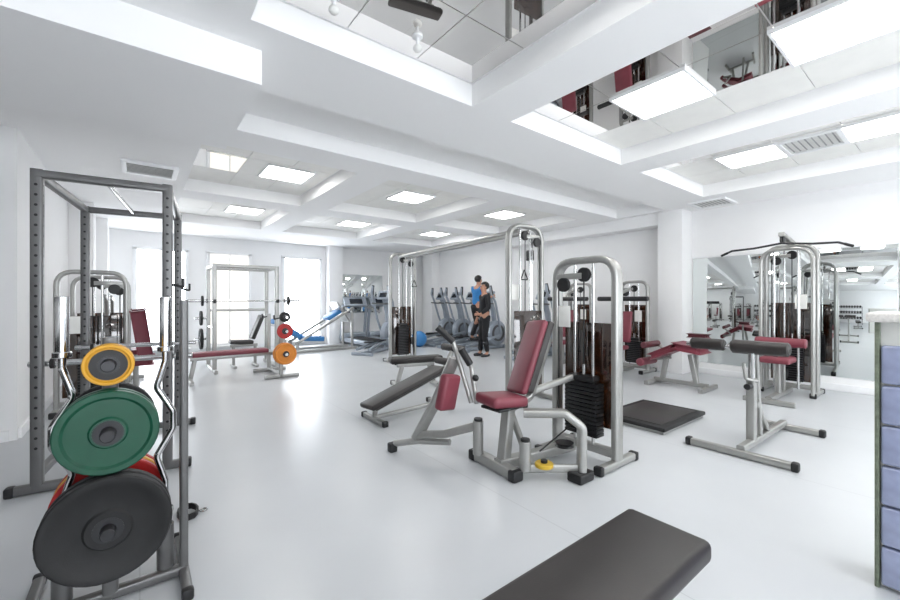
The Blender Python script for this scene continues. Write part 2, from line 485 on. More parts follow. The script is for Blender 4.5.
plate((tx, ty-.095, .38), (0, 1, 0), .212, .045, M['rubber'], 'large black weight plate second on the lowest front peg of the tree')
plate((tx, ty-.15, .38), (0, 1, 0), .212, .045, M['rubber'], 'large black weight plate in front at the bottom of the tree')
plate((tx, ty-.09, .765), (0, 1, 0), .168, .04, M['pgreen'], 'green weight plate behind the front green plate')
plate((tx, ty-.14, .765), (0, 1, 0), .168, .04, M['pgreen'], 'green weight plate in front on the middle peg of the tree')
plate((tx, ty-.08, 1.035), (0, 1, 0), .084, .03, M['pyellow'], 'small yellow weight plate behind the front small one')
plate((tx, ty-.12, 1.035), (0, 1, 0), .084, .03, M['pyellow'], 'small yellow weight plate with black face at the top of the tree', inner=M['black'])
plate((tx, ty+.085, .38), (0, 1, 0), .21, .036, M['pred'], 'large red weight plate on the back of the tree behind the black plates')
plate((tx, ty+.135, .38), (0, 1, 0), .21, .036, M['pyellow'], 'large yellow weight plate between red plates on the back of the tree')
plate((tx, ty+.185, .38), (0, 1, 0), .21, .036, M['pred'], 'red weight plate rearmost on the back of the tree')
plate((tx, ty+.10, .765), (0, 1, 0), .16, .04, M['rubber'], 'medium black weight plate on the back middle peg of the tree')
ez_bar(-.255, ty+.03, .075, 'chrome curl bar standing at the left of the plate tree')
ez_bar(.095, ty+.03, .075, 'chrome curl bar standing at the right of the plate tree', -1)
sx0, sy0 = .23, 2.88
t = Thing('ankle_strap', 'black looped strap lying on the floor right of the plate tree', 'strap', (sx0, sy0, 0))
t.part('loop', MB().bar([(sx0+.05*math.cos(a*.524), sy0+.08*math.sin(a*.524), .022) for a in range(12)], .036, .012, closed=True, up=(0, 0, 1), rad=.004), M['black'])
t.part('ring', MB().tube([(sx0+.08+.02*math.cos(a*.785), sy0+.02*math.sin(a*.785), .008) for a in range(8)], .005, closed=True, up=(0, 0, 1), seg=8), M['chrome'])

# power rack
t = Thing('power_rack', 'tall grey steel power rack standing behind the plate tree', 'power rack', (-.117, 4.41, 0), R(-6.6), world=False)
HX, HY, H = .36, .62, 2.18
for sx in (-1, 1):
    for sy in (-1, 1):
        t.part('upright', MB().bar([(sx*HX, sy*HY, .02), (sx*HX, sy*HY, H)], .064, .056), M['punched'])
for sy in (-1, 1):
    t.part('top_rail', MB().bar([(-HX, sy*HY, H-.03), (HX, sy*HY, H-.03)], .055, .06), M['grey'])
    t.part('base_rail', MB().bar([(-HX-.12, sy*HY, .035), (HX+.14, sy*HY, .035)], .06, .055), M['grey'])
    for sx in (-1, 1): t.part('foot_cap', MB().box((sx*(HX+.13), sy*HY, .034), (.05, .068, .068), .012), M['black'])
for sx in (-1, 1):
    t.part('side_rail', MB().bar([(sx*HX, -HY, H-.03), (sx*HX, HY, H-.03)], .055, .055), M['grey'])
t.part('rear_brace', MB().bar([(-HX, -HY, .12), (-HX, HY, .12)], .055, .055), M['grey'])
t.part('pull_up_bar', MB().cyl((0, -HY, H-.03), (0, HY, H-.03), .017), M['chrome'])
for sy in (-1, 1):
    t.part('safety_bar', MB().cyl((-HX-.06, sy*(HY-.06), .86), (HX+.16, sy*(HY-.06), .86), .02), M['chrome'])
    for sx in (-1, 1): t.part('safety_stop', MB().cyl((sx*HX+.05, sy*(HY-.06), .86), (sx*HX+.075, sy*(HY-.06), .86), .036), M['black'])
    t.part('bar_hook', MB().bar([(HX+.02, sy*HY, 1.42), (HX+.1, sy*HY, 1.40), (HX+.1, sy*HY, 1.47)], .05, .02, .01), M['black'])

# ------------------------------------------------------------------ weight stack towers
def tower(t, cx, cy, ax, w, H, n=12, shield=True, dep=.085, thick=.045, stackw=.26, fil=.16, z0=.16, foot=.42, vs=0.0, sh=(.1, .92), side=1, placard=True):
    def P(u, v, z): return (cx+v, cy+u, z) if ax == 'Y' else (cx+u, cy+v, z)
    def D(u, v, z): return (v, u, z) if ax == 'Y' else (u, v, z)
    nrm = V(P(0, 1, 0))-V(P(0, 0, 0))
    t.part('arch_frame', MB().bar([P(-w/2, 0, .04), P(-w/2, 0, H), P(w/2, 0, H), P(w/2, 0, .04)], dep, thick, fil, up=nrm, rad=.02), M['silver'])
    t.part('tower_base', MB().box(P(0, 0, .1), D(w, .08, .06), .01), M['silver'])
    for s in (-1, 1):
        t.part('foot_rail', MB().bar([P(s*w/2, -foot/2, .035), P(s*w/2, foot/2, .035)], .055, .06), M['silver'])
        for s2 in (-1, 1): t.part('foot_cap', MB().box(P(s*w/2, s2*foot/2, .034), D(.07, .05, .068), .012), M['black'])
    for s in (-1, 1):
        t.part('guide_rod', MB().cyl(P(s*.085, vs, .13), P(s*.085, vs, H-.03), .013), M['chrome'])
    wp = t.part('weight_plate', MB().box(P(0, vs, z0+.014), D(stackw, .11, .029), .004), M['iron'])
    for k in range(1, n): t.rep(wp, (0, 0, k*.033))
    zt = z0+n*.033
    t.part('stack_head', MB().box(P(0, vs, zt+.03), D(stackw*.8, .1, .05), .012), M['black'])
    t.part('selector_stem', MB().cyl(P(0, vs, zt+.05), P(0, vs, zt+.14), .014), M['chrome'])
    t.part('cable', MB().cyl(P(0, vs, zt+.14), P(0, vs, H-.12), .006, 8), M['black'])
    pp = [(0, 0), (.055, 0), (.06, .005), (.05, .018), (.06, .031), (.055, .036), (0, .036)]
    t.part('pulley', MB().lathe(P(0, vs-.018, H-.12), nrm, pp, 24), M['black'])
    t.part('pulley', MB().lathe(P(w/2-.11, vs-.06, H-.2), nrm, pp, 24), M['black'])
    t.part('cable', MB().cyl(P(w/2-.06, vs-.042, H-.2), P(w/2-.06, vs-.042, .3), .006, 8), M['black'])
    t.part('pulley_bracket', MB().box(P(w/4, vs-.02, H-.13), D(w/2-.02, .012, .05), .004, rot=None), M['silver'])
    if shield:
        t.part('shield', MB().box(P(0, side*.06, (sh[0]+sh[1])/2+.06), D(w-.08, .006, sh[1]-sh[0]), .002), M['amber'], label='smoky amber see-through guard')
    if placard:
        t.part('placard', MB().box(P(-w/4+.02, -side*.058, H*.62), D(.13, .004, .2), .002), M['placard'], label='white instruction card')

def roller(t, a, b, r=.05, m='vinyl', name='roller_pad'):
    p = t.part(name, MB().cyl(a, b, r, 20, bev=.012), M[m])
    return p

# hip abduction machine, centre
t = Thing('hip_abduction_machine', 'silver hip abduction machine with maroon seat and weight stack in the room centre', 'exercise machine', (2.5, 2.0, 0))
tower(t, 2.93, 1.94, 'Y', .56, 1.63, 13, True, .105, .055, .3, .17, .2, .5, -.02, (.2, 1.05), 1, placard=False)
t.part('placard', MB().box((2.865, 2.1, 1.16), (.004, .12, .18), .002), M['placard'], label='white instruction card')
t.part('base_beam', MB().bar([(2.9, 2.05, .07), (2.12, 2.15, .07)], .075, .085), M['silver'])
t.part('cross_foot', MB().bar([(2.13, 1.98, .045), (2.17, 2.46, .045)], .08, .08), M['silver'])
for p in ((2.13, 1.98), (2.17, 2.46)): t.part('foot_cap', MB().box((p[0], p[1], .042), (.1, .07, .084), .014), M['black'])
t.part('seat_post', MB().bar([(2.18, 2.15, .07), (2.24, 2.15, .5)], .075, .085), M['silver'])
t.part('seat_gusset', MB().bar([(2.40, 2.12, .09), (2.26, 2.14, .42)], .04, .05), M['silver'])
t.part('seat', MB().pad((2.02, 2.19, .555), (2.34, 2.15, .53), .27, .08, (.25, .97, 0), .03), M['red'])
t.part('seat_plate', MB().box((2.18, 2.16, .492), (.26, .2, .02), .004), M['black'])
t.part('backrest', MB().pad((2.33, 2.16, .57), (2.58, 2.15, 1.13), .25, .06, (.3, .95, 0), .028), M['red'])
t.part('backrest_shell', MB().pad((2.383, 2.145, .58), (2.633, 2.135, 1.115), .24, .06, (.3, .95, 0), .015), M['vinyl'])
t.part('backrest_support', MB().bar([(2.24, 2.15, .46), (2.48, 2.15, .52), (2.69, 2.13, .98)], .06, .05, .08), M['silver'])
t.part('rear_brace', MB().bar([(2.5, 2.15, .56), (2.9, 2.02, .66)], .05, .05), M['silver'])
# near side: angular frame member stepping down to its black foot
t.part('side_frame', MB().bar([(2.26, 2.02, .46), (2.46, 1.80, .47), (2.54, 1.71, .38), (2.52, 1.70, .05)], .095, .06, .06, rad=.022, up=(.6, .75, 0)), M['silver'])
t.part('foot_cap', MB().box((2.51, 1.70, .035), (.17, .12, .07), .014), M['black'])
t.part('cam_plate', MB().lathe((2.30, 1.86, .10), (0, 0, 1), [(0, 0), (.062, 0), (.066, .006), (.066, .024), (.06, .03), (0, .03)], 32), M['yellow'], label='small round yellow cam plate')
t.part('cam_bolt', MB().cyl((2.30, 1.86, .13), (2.30, 1.86, .15), .025), M['black'])
t.part('cam_bracket', MB().bar([(2.2, 1.95, .085), (2.5, 1.72, .085)], .06, .03), M['silver'])
t.part('pivot', MB().cyl((2.2, 1.95, .07), (2.2, 1.95, .28), .042, 20), M['silver'])
t.part('pivot', MB().cyl((2.13, 2.38, .07), (2.13, 2.38, .34), .042, 20), M['silver'])
t.part('pivot_cap', MB().cyl((2.2, 1.95, .28), (2.2, 1.95, .30), .034, 20), M['black'])
t.part('pivot_cap', MB().cyl((2.13, 2.38, .34), (2.13, 2.38, .36), .034, 20), M['black'])
t.part('drive_cable', MB().cyl((2.86, 1.98, .3), (2.3, 1.9, .2), .006, 8), M['black'])
t.part('drive_pulley', MB().lathe((2.62, 1.92, .16), (0, 0, 1), [(0, 0), (.07, 0), (.06, .015), (.07, .03), (0, .03)], 24), M['black'])
# far leg arm, swung open
t.part('leg_arm', MB().bar([(2.13, 2.38, .3), (1.98, 2.62, .2), (1.86, 2.84, .16)], .05, .065, .06), M['silver'])
t.part('leg_lever', MB().bar([(1.86, 2.86, .13), (1.91, 2.64, .48), (1.97, 2.48, .84)], .1, .045, .1, rad=.02), M['silver'])
t.part('knee_pad', MB().pad((1.84, 2.44, .46), (1.89, 2.42, .73), .19, .08, (1, .25, 0), .028), M['red'])
t.part('pad_bracket', MB().bar([(1.92, 2.6, .55), (1.875, 2.47, .58)], .05, .03), M['grey'])
t.part('foot_peg', MB().bar([(2.02, 2.6, .13), (1.86, 2.84, .11), (1.72, 3.0, .07)], .045, .045, .05), M['silver'])
t.part('foot_peg_cap', MB().box((1.71, 3.01, .04), (.07, .07, .08), .014), M['black'])
t.part('handle', MB().tube([(2.04, 2.36, .5), (1.99, 2.44, .8), (1.95, 2.48, .98), (1.86, 2.55, 1.08)], .018, .05), M['silver'])
t.part('grip', MB().cyl((1.955, 2.475, .97), (1.855, 2.555, 1.085), .028), M['black'])
t.part('handle', MB().tube([(2.06, 2.32, .5), (2.04, 2.36, .78), (1.97, 2.38, .9)], .018, .05), M['silver'])
t.part('grip', MB().cyl((2.03, 2.362, .80), (1.955, 2.385, .925), .028), M['black'])
t.part('lever_knob', MB().ball((2.04, 2.31, .70), .026), M['black'])

# cable crossover
ca = R(-5.85)
t = Thing('cable_crossover', 'tall silver cable crossover frame with two stack towers joined by an overhead bar', 'exercise machine', (4.17, 5.385, 0), ca, world=False)
for s in (-1, 1):
    tower(t, 0, s*1.865, 'X', .56, 2.26, 18, True, .09, .055, .24, .2, .16, .6, 0, (.1, 1.1), s, placard=(s < 0))
    t.part('pulley_carriage', MB().box((.17, s*1.865-s*.09, .45 if s > 0 else 1.9), (.07, .09, .14), .01), M['black'])
    t.part('carriage_rod', MB().cyl((.17, s*1.865-s*.06, .1), (.17, s*1.865-s*.06, 2.15), .018), M['chrome'])
    t.part('stirrup_handle', MB().tube([(.17, s*1.865-s*.2, 1.72), (.23, s*1.865-s*.2, 1.58), (.11, s*1.865-s*.2, 1.58)], .008, .01, 8, closed=True, up=(0, 1, 0)), M['black'])
for x in (-.09, .09):
    t.part('overhead_bar', MB().cyl((x, -1.84, 2.2), (x, 1.84, 2.2), .03), M['silver'])

# low dark platform
t = Thing('floor_platform', 'low dark rubber platform on the floor between the abduction machine and roller stand', 'platform', (4.45, 2.11, 0))
t.part('deck', MB().box((4.45, 2.11, .05), (.98, .7, .04), .012), M['rubber'])
t.part('deck_frame', MB().box((4.45, 2.11, .018), (.94, .66, .036), .006), M['silver'])
t.part('tread_mat', MB().box((4.45, 2.11, .073), (.82, .56, .008), .003), M['vinyl'])

# roller stand (back extension)
t = Thing('back_extension_bench', 'silver back extension stand with black cushions on an H shaped base', 'exercise machine', (4.4, 1.15, 0))
for fx, fa, fb in ((3.92, .80, 1.52), (5.1, .84, 1.36)):
    t.part('foot_rail', MB().bar([(fx, fa, .035), (fx, fb, .035)], .055, .06), M['silver'])
    for yy in (fa-.01, fb+.01): t.part('foot_cap', MB().box((fx, yy, .035), (.07, .05, .07), .014), M['black'])
t.part('base_beam', MB().bar([(3.92, 1.14, .07), (5.1, 1.12, .07)], .055, .06), M['silver'])
t.part('upright', MB().bar([(4.2, 1.14, .08), (4.2, 1.14, .62)], .085, .065), M['silver'])
t.part('inner_post', MB().bar([(4.2, 1.14, .5), (4.2, 1.14, .84)], .055, .045), M['chrome'])
t.part('support_post', MB().bar([(4.38, 1.13, .08), (4.30, 1.14, .84)], .05, .045), M['silver'])
t.part('brace', MB().bar([(4.3, 1.14, .4), (4.62, 1.13, .08)], .045, .045), M['silver'])
t.part('knob', MB().cyl((4.16, 1.14, .56), (4.08, 1.14, .56), .026), M['black'])
t.part('cross_arm', MB().cyl((4.2, .88, .88), (4.2, 1.66, .88), .02), M['chrome'])
roller(t, (4.2, .88, .89), (4.2, 1.29, .89), .058)
roller(t, (4.2, 1.34, .89), (4.2, 1.62, .89), .052)
t.part('rest_pad', MB().pad((4.36, 1.0, .87), (4.36, 1.28, .87), .16, .06, (1, 0, .2), .025), M['vinyl'])
t.part('side_handle', MB().tube([(4.2, 1.1, .6), (4.12, 1.16, .62), (4.10, 1.17, .76)], .014, .03), M['silver'])

# pulldown machine at the mirror
t = Thing('lat_pulldown_machine', 'twin arch cable pulldown machine with wide curved bar in front of the wall mirror', 'exercise machine', (7.2, 1.5, 0))
tower(t, 7.25, 1.51, 'Y', .56, 2.06, 16, True, .1, .05, .26, .2, .16, .5, .06, (.1, 1.2), 1, placard=True)
t.part('front_arch', MB().bar([(7.0, 1.23, .04), (7.0, 1.23, 2.0), (7.0, 1.79, 2.0), (7.0, 1.79, .04)], .07, .045, .2, up=(1, 0, 0), rad=.02), M['silver'])
for yy in (1.38, 1.64): t.part('front_rod', MB().cyl((7.0, yy, .1), (7.0, yy, 1.98), .014), M['chrome'])
t.part('low_pulley', MB().lathe((6.98, 1.49, .3), (0, 1, 0), [(0, 0), (.06, 0), (.05, .02), (.06, .04), (0, .04)], 24), M['black'])
t.part('top_arm', MB().bar([(7.35, 1.51, 2.1), (6.78, 1.51, 2.18)], .055, .07), M['silver'])
t.part('pulley', MB().lathe((6.84, 1.49, 2.11), (0, 1, 0), [(0, 0), (.06, 0), (.05, .02), (.06, .04), (0, .04)], 24), M['black'])
t.part('bar_cable', MB().cyl((6.79, 1.51, 2.11), (6.79, 1.51, 2.06), .006), M['black'])
t.part('pulldown_bar', MB().tube([(6.79, .83, 1.95), (6.79, .96, 2.01), (6.79, 1.2, 2.02), (6.79, 1.51, 2.06), (6.79, 1.82, 2.02), (6.79, 2.08, 2.01), (6.79, 2.21, 1.95)], .014, .06, up=(1, 0, 0)), M['hub'])
for yy, y2, z2 in ((.825, .91, 1.987), (2.215, 2.13, 1.987)): t.part('bar_grip', MB().cyl((6.79, yy, 1.948), (6.79, y2, z2), .017), M['black'])
t.part('base_beam', MB().bar([(7.2, 1.51, .06), (6.2, 1.51, .06)], .06, .07), M['silver'])
t.part('front_foot', MB().bar([(6.2, 1.25, .035), (6.2, 1.77, .035)], .06, .06), M['silver'])
t.part('seat_post', MB().bar([(6.62, 1.51, .08), (6.62, 1.51, .47)], .07, .06), M['silver'])
t.part('seat', MB().pad((6.42, 1.51, .52), (6.80, 1.51, .52), .32, .08, (0, 1, 0), .03), M['red'])
t.part('knee_arm', MB().bar([(6.86, 1.51, .08), (6.86, 1.51, .68), (6.72, 1.51, .72)], .05, .05, .05), M['silver'])
roller(t, (6.72, 1.24, .74), (6.72, 1.78, .74), .06, 'red', 'knee_pad')

# leg curl bench near mirror
t = Thing('leg_curl_machine', 'compact leg curl bench with maroon cushions near the white corner column', 'exercise machine', (6.4, 2.7, 0))
t.part('base_beam', MB().bar([(6.4, 2.25, .07), (6.4, 3.0, .07)], .06, .06), M['silver'])
for yy in (2.25, 3.0): t.part('foot_rail', MB().bar([(6.12, yy, .035), (6.68, yy, .035)], .06, .06), M['silver'])
t.part('leg', MB().bar([(6.4, 2.4, .08), (6.4, 2.48, .5)], .06, .07), M['silver'])
t.part('leg', MB().bar([(6.4, 2.88, .08), (6.4, 2.82, .42)], .06, .07), M['silver'])
t.part('chest_pad', MB().pad((6.4, 2.30, .58), (6.4, 2.64, .62), .38, .1, (1, 0, 0), .035), M['red'])
t.part('thigh_pad', MB().pad((6.4, 2.67, .585), (6.4, 2.98, .43), .38, .1, (1, 0, 0), .035), M['red'])
t.part('lever_arm', MB().bar([(6.62, 2.85, .40), (6.62, 3.12, .34)], .05, .04), M['silver'])
roller(t, (6.16, 3.12, .33), (6.64, 3.12, .33), .06, 'red')
roller(t, (6.16, 3.06, .60), (6.64, 3.06, .60), .05, 'darkred')
t.part('roller_arm', MB().bar([(6.62, 2.85, .42), (6.62, 3.06, .60)], .04, .04), M['silver'])
t.part('side_post', MB().bar([(6.66, 2.5, .04), (6.66, 2.5, .72)], .05, .05), M['silver'])
t.part('elbow_rest', MB().pad((6.66, 2.34, .76), (6.66, 2.60, .76), .12, .06, (1, 0, 0), .02), M['darkred'])
t.part('side_rail', MB().bar([(6.4, 2.5, .07), (6.66, 2.5, .07)], .05, .05), M['silver'])

# press machines by the column
def press(x, y, label):
    t = Thing('chest_press_machine', label, 'exercise machine', (x, y, 0), 0, world=False)
    tower(t, .05, 0, 'Y', .5, 1.63, 12, True, .09, .05, .24, .15, .16, .5, .0, (.1, 1.15), 1)
    t.part('base_beam', MB().bar([(0, 0, .07), (-.65, 0, .07)], .06, .06), M['silver'])
    t.part('seat_post', MB().bar([(-.55, 0, .07), (-.55, 0, .44)], .06, .06), M['silver'])
    t.part('seat', MB().pad((-.75, 0, .48), (-.42, 0, .48), .32, .07, (0, 1, 0), .025), M['red'])
    t.part('backrest', MB().pad((-.38, 0, .56), (-.30, 0, 1.1), .3, .07, (0, 1, 0), .025), M['red'])
    t.part('press_arm', MB().bar([(-.1, 0, 1.5), (-.4, 0, 1.42), (-.48, 0, 1.32)], .045, .045, .06), M['silver'])
    roller(t, (-.48, -.52, 1.32), (-.48, .40, 1.32), .04, 'black', 'press_bar')
    return t
p0 = press(7.1, 3.72, 'weight stack press machine with a horizontal black bar left of the white column')
dup(p0.o, (7.1, 4.85, 0), 0, 'press machine along the right wall, mostly behind the hip abduction tower')
dup(p0.o, (-2.0, 3.55, 0), R(180), 'press machine on the near left wall beside the dumbbell rack, seen in the mirror')
dup(p0.o, (-2.0, 4.65, 0), R(180), 'press machine in the near left corner, seen in the mirror')

# left wall machines
def wall_machine(y, label, x0=-.44):
    t = Thing('seated_press_machine', label, 'exercise machine', (x0, y, 0))
    tower(t, x0, y, 'X', .62, 1.63, 12, True, .09, .05, .26, .17, .16, .5, .0, (.1, 1.05), 1)
    t.part('base_beam', MB().bar([(x0+.2, y+.05, .07), (x0+.2, y+.62, .07)], .06, .06), M['silver'])
    t.part('front_foot', MB().bar([(x0-.1, y+.62, .035), (x0+.5, y+.62, .035)], .06, .06), M['silver'])
    t.part('seat_post', MB().bar([(x0+.4, y+.4, .07), (x0+.4, y+.4, .44)], .06, .06), M['silver'])
    t.part('post_beam', MB().bar([(x0+.2, y+.4, .07), (x0+.45, y+.4, .07)], .06, .06), M['silver'])
    t.part('seat', MB().pad((x0+.4, y+.24, .48), (x0+.4, y+.58, .48), .34, .07, (1, 0, 0), .025), M['red'])
    t.part('backrest', MB().pad((x0+.5, y+.2, .58), (x0+.42, y+.16, 1.16), .16, .07, (1, 0, 0), .025), M['red'])
    t.part('press_arm', MB().tube([(x0+.1, y+.06, 1.35), (x0+.1, y+.4, 1.3), (x0+.1, y+.5, 1.0)], .022, .06), M['silver'])
wall_machine(6.35, 'arched press machine with weight stack along the left wall, seen through the rack')
wall_machine(7.75, 'farther press machine with maroon pads along the left wall behind the rack')

# ------------------------------------------------------------------ benches
def flat_bench(x, y, rz, L, label, m='vinyl', w=.28):
    t = Thing('flat_bench', label, 'bench', (x, y, 0), rz, world=False)
    t.part('cushion', MB().pad((-L/2, 0, .412), (L/2, 0, .412), w, .078, (0, 1, 0), .024), M[m])
    t.part('backing_board', MB().box((0, 0, .366), (L-.05, w-.04, .016), .003), M['black'])
    t.part('spine', MB().bar([(-L/2+.12, 0, .33), (L/2-.12, 0, .33)], .06, .06), M['silver'])
    for s in (-1, 1):
        t.part('leg', MB().bar([(s*(L/2-.2), 0, .33), (s*(L/2-.12), 0, .05)], .06, .06, up=(0, 1, 0)), M['silver'])
        t.part('foot_rail', MB().bar([(s*(L/2-.12), -.24, .035), (s*(L/2-.12), .24, .035)], .06, .06), M['silver'])
        for s2 in (-1, 1): t.part('foot_cap', MB().box((s*(L/2-.12), s2*.24, .034), (.075, .05, .068), .012), M['black'])
    return t
flat_bench(.97, .70, 0, 1.26, 'long black padded flat bench cut off by the bottom edge', 'vinyl', .31)
flat_bench(3.3, 5.1, R(-14), .82, 'small dark flat bench behind the decline bench, under the crossover', 'vinyl', .2)

t = Thing('decline_bench', 'sloping black decline bench with silver frame left of the abduction machine', 'bench', (2.45, 3.95, 0))
t.part('cushion', MB().pad((1.88, 3.865, .17), (2.92, 3.97, .47), .27, .06, (0, 1, 0), .024), M['vinyl'])
t.part('backing_board', MB().pad((1.94, 3.87, .148), (2.88, 3.966, .42), .22, .018, (0, 1, 0), .004), M['black'])
t.part('spine', MB().bar([(2.0, 3.875, .13), (3.0, 3.98, .415)], .05, .045), M['silver'])
t.part('leg', MB().bar([(2.0, 3.875, .14), (1.98, 3.873, .05)], .045, .05), M['silver'])
t.part('leg', MB().bar([(2.92, 3.972, .05), (2.96, 3.975, .38), (3.16, 3.995, .70)], .05, .05, .08), M['silver'])
t.part('base_beam', MB().bar([(1.98, 3.873, .045), (2.92, 3.972, .045)], .045, .05), M['silver'])
for x, yy in ((1.98, 3.873), (2.92, 3.972)):
    t.part('foot_rail', MB().bar([(x, yy-.24, .03), (x, yy+.24, .03)], .05, .05), M['silver'])
    for s2 in (-1, 1): t.part('foot_cap', MB().box((x, yy+s2*.24, .03), (.064, .045, .06), .012), M['black'])
roller(t, (3.14, 3.78, .69), (3.14, 4.20, .69), .045)
roller(t, (3.02, 3.78, .53), (3.02, 4.18, .53), .045)

# bench press station
t = Thing('bench_press_station', 'maroon bench press station with plate pegs in front of the squat rack', 'bench', (1.2, 7.4, 0))
t.part('cushion', MB().pad((.56, 7.4, .44), (1.74, 7.4, .44), .28, .065, (0, 1, 0), .022), M['red'])
t.part('spine', MB().bar([(.62, 7.4, .375), (1.86, 7.4, .375)], .06, .06), M['silver'])
t.part('leg', MB().bar([(.68, 7.4, .36), (.62, 7.4, .05)], .06, .06), M['silver'])
t.part('foot_rail', MB().bar([(.62, 7.1, .035), (.62, 7.7, .035)], .06, .06), M['silver'])
for yy in (7.0, 7.8):
    t.part('upright', MB().bar([(1.86, yy, .03), (1.86, yy, 1.05)], .06, .06), M['silver'])
    t.part('bar_hook', MB().bar([(1.83, yy, 1.0), (1.75, yy, .98), (1.75, yy, 1.05)], .05, .02, .01), M['black'])
    t.part('foot_rail', MB().bar([(1.6, yy, .035), (2.15, yy, .035)], .06, .06), M['silver'])
t.part('cross_brace', MB().bar([(1.86, 7.0, .375), (1.86, 7.8, .375)], .06, .05), M['silver'])
t.part('cross_brace', MB().bar([(1.86, 7.0, .05), (1.86, 7.8, .05)], .05, .05), M['silver'])
for z in (.42, .79, 1.02):
    t.part('plate_peg', MB().cyl((1.88, 6.98, z), (1.88, 6.72, z), .024), M['chrome'])
plate((1.88, 6.86, .42), (0, 1, 0), .18, .05, M['porange'], 'orange weight plate on the lowest peg of the bench press station', inner=None)
plate((1.88, 6.79, .42), (0, 1, 0), .17, .045, M['porange'], 'front orange weight plate low beside the maroon bench', inner=None)
plate((1.88, 6.84, .79), (0, 1, 0), .125, .04, M['pred'], 'red weight plate on the middle peg beside the maroon bench')
plate((1.88, 6.84, 1.02), (0, 1, 0), .085, .035, M['rubber'], 'small black weight plate on the upper peg beside the maroon bench')

# squat rack at the back
t = Thing('squat_rack', 'silver squat rack standing in front of the far windows', 'squat rack', (1.58, 8.6, 0))
for x in (1.05, 2.1):
    for yy in (8.2, 9.0):
        t.part('upright', MB().bar([(x, yy, .02), (x, yy, 1.95)], .07, .07), M['silver'])
    t.part('side_rail', MB().bar([(x, 8.2, 1.92), (x, 9.0, 1.92)], .06, .06), M['silver'])
    t.part('base_rail', MB().bar([(x, 7.98, .035), (x, 9.15, .035)], .06, .06), M['silver'])
    t.part('bar_hook', MB().bar([(x, 8.18, 1.27), (x, 8.1, 1.25), (x, 8.1, 1.31)], .05, .016, .01), M['black'])
    t.part('safety_bar', MB().cyl((x, 8.2, .8), (x, 9.0, .8), .022), M['chrome'])
for yy in (8.2, 9.0): t.part('top_rail', MB().bar([(1.05, yy, 1.92), (2.1, yy, 1.92)], .06, .06), M['silver'])
t.part('pull_up_bar', MB().cyl((1.05, 8.6, 1.92), (2.1, 8.6, 1.92), .02), M['chrome'])
t.part('rear_brace', MB().bar([(1.05, 9.0, .2), (2.1, 9.0, .2)], .05, .05), M['silver'])
t.part('rear_brace', MB().bar([(1.05, 9.0, 1.1), (2.1, 9.0, 1.1)], .05, .05), M['silver'])
for z in (.55, .95): t.part('plate_peg', MB().cyl((1.02, 9.0, z), (.82, 9.0, z), .024), M['chrome'])
plate((.93, 9.0, .55), (1, 0, 0), .2, .05, M['rubber'], 'black weight plate on the left lower peg of the squat rack')
plate((.93, 9.0, .95), (1, 0, 0), .14, .04, M['rubber'], 'black weight plate on the left upper peg of the squat rack')
barbell((1.58, 8.135, 1.285), (1, 0, 0), 1.9, 'chrome barbell resting across the hooks of the squat rack')
plate((.86, 8.135, 1.285), (1, 0, 0), .09, .03, M['rubber'], 'small black weight plate on the left end of the racked barbell')
plate((2.3, 8.135, 1.285), (1, 0, 0), .09, .03, M['rubber'], 'small black weight plate on the right end of the racked barbell')
t = Thing('utility_bench', 'black upright utility bench inside the squat rack', 'bench', (1.6, 8.6, 0))
t.part('seat', MB().pad((1.35, 8.6, .5), (1.75, 8.6, .48), .28, .07, (0, 1, 0), .02), M['vinyl'])
t.part('backrest', MB().pad((1.74, 8.6, .54), (1.92, 8.6, 1.0), .28, .07, (0, 1, 0), .02), M['vinyl'])
t.part('spine', MB().bar([(1.36, 8.6, .42), (1.84, 8.6, .42)], .05, .05), M['silver'])
for x in (1.42, 1.8):
    t.part('leg', MB().bar([(x, 8.6, .42), (x, 8.6, .04)], .05, .05), M['silver'])
    t.part('foot_rail', MB().bar([(x, 8.4, .03), (x, 8.8, .03)], .05, .05), M['silver'])

# blue leg press
t = Thing('leg_press', 'blue padded inclined leg press beside the far right window', 'exercise machine', (3.8, 10.3, 0))
for yy in (10.0, 10.6):
    t.part('rail', MB().bar([(3.0, yy, .22), (4.5, yy, 1.1)], .06, .06), M['silver'])
    t.part('base_rail', MB().bar([(2.7, yy, .035), (4.6, yy, .035)], .07, .07), M['silver'])
    t.part('leg', MB().bar([(4.46, yy, .03), (4.46, yy, 1.1)], .06, .06), M['silver'])
    t.part('leg', MB().bar([(3.05, yy, .03), (3.05, yy, .26)], .06, .06), M['silver'])
t.part('seat', MB().pad((3.2, 10.3, .34), (3.75, 10.3, .30), .46, .12, (0, 1, 0), .03), M['blue'])
t.part('backrest', MB().pad((2.55, 10.3, .80), (3.17, 10.3, .38), .48, .12, (0, 1, 0), .03), M['blue'])
t.part('back_support', MB().bar([(2.85, 10.3, .05), (2.80, 10.3, .55)], .06, .06), M['silver'])
t.part('cross_rail', MB().bar([(2.85, 10.0, .05), (2.85, 10.6, .05)], .05, .05), M['silver'])
t.part('foot_plate', MB().pad((4.05, 10.3, 1.25), (4.4, 10.3, .72), .6, .04, (0, 1, 0), .008), M['silver'])
t.part('sled_pad', MB().pad((3.85, 10.3, .80), (4.25, 10.3, 1.04), .4, .1, (0, 1, 0), .03), M['blue'])

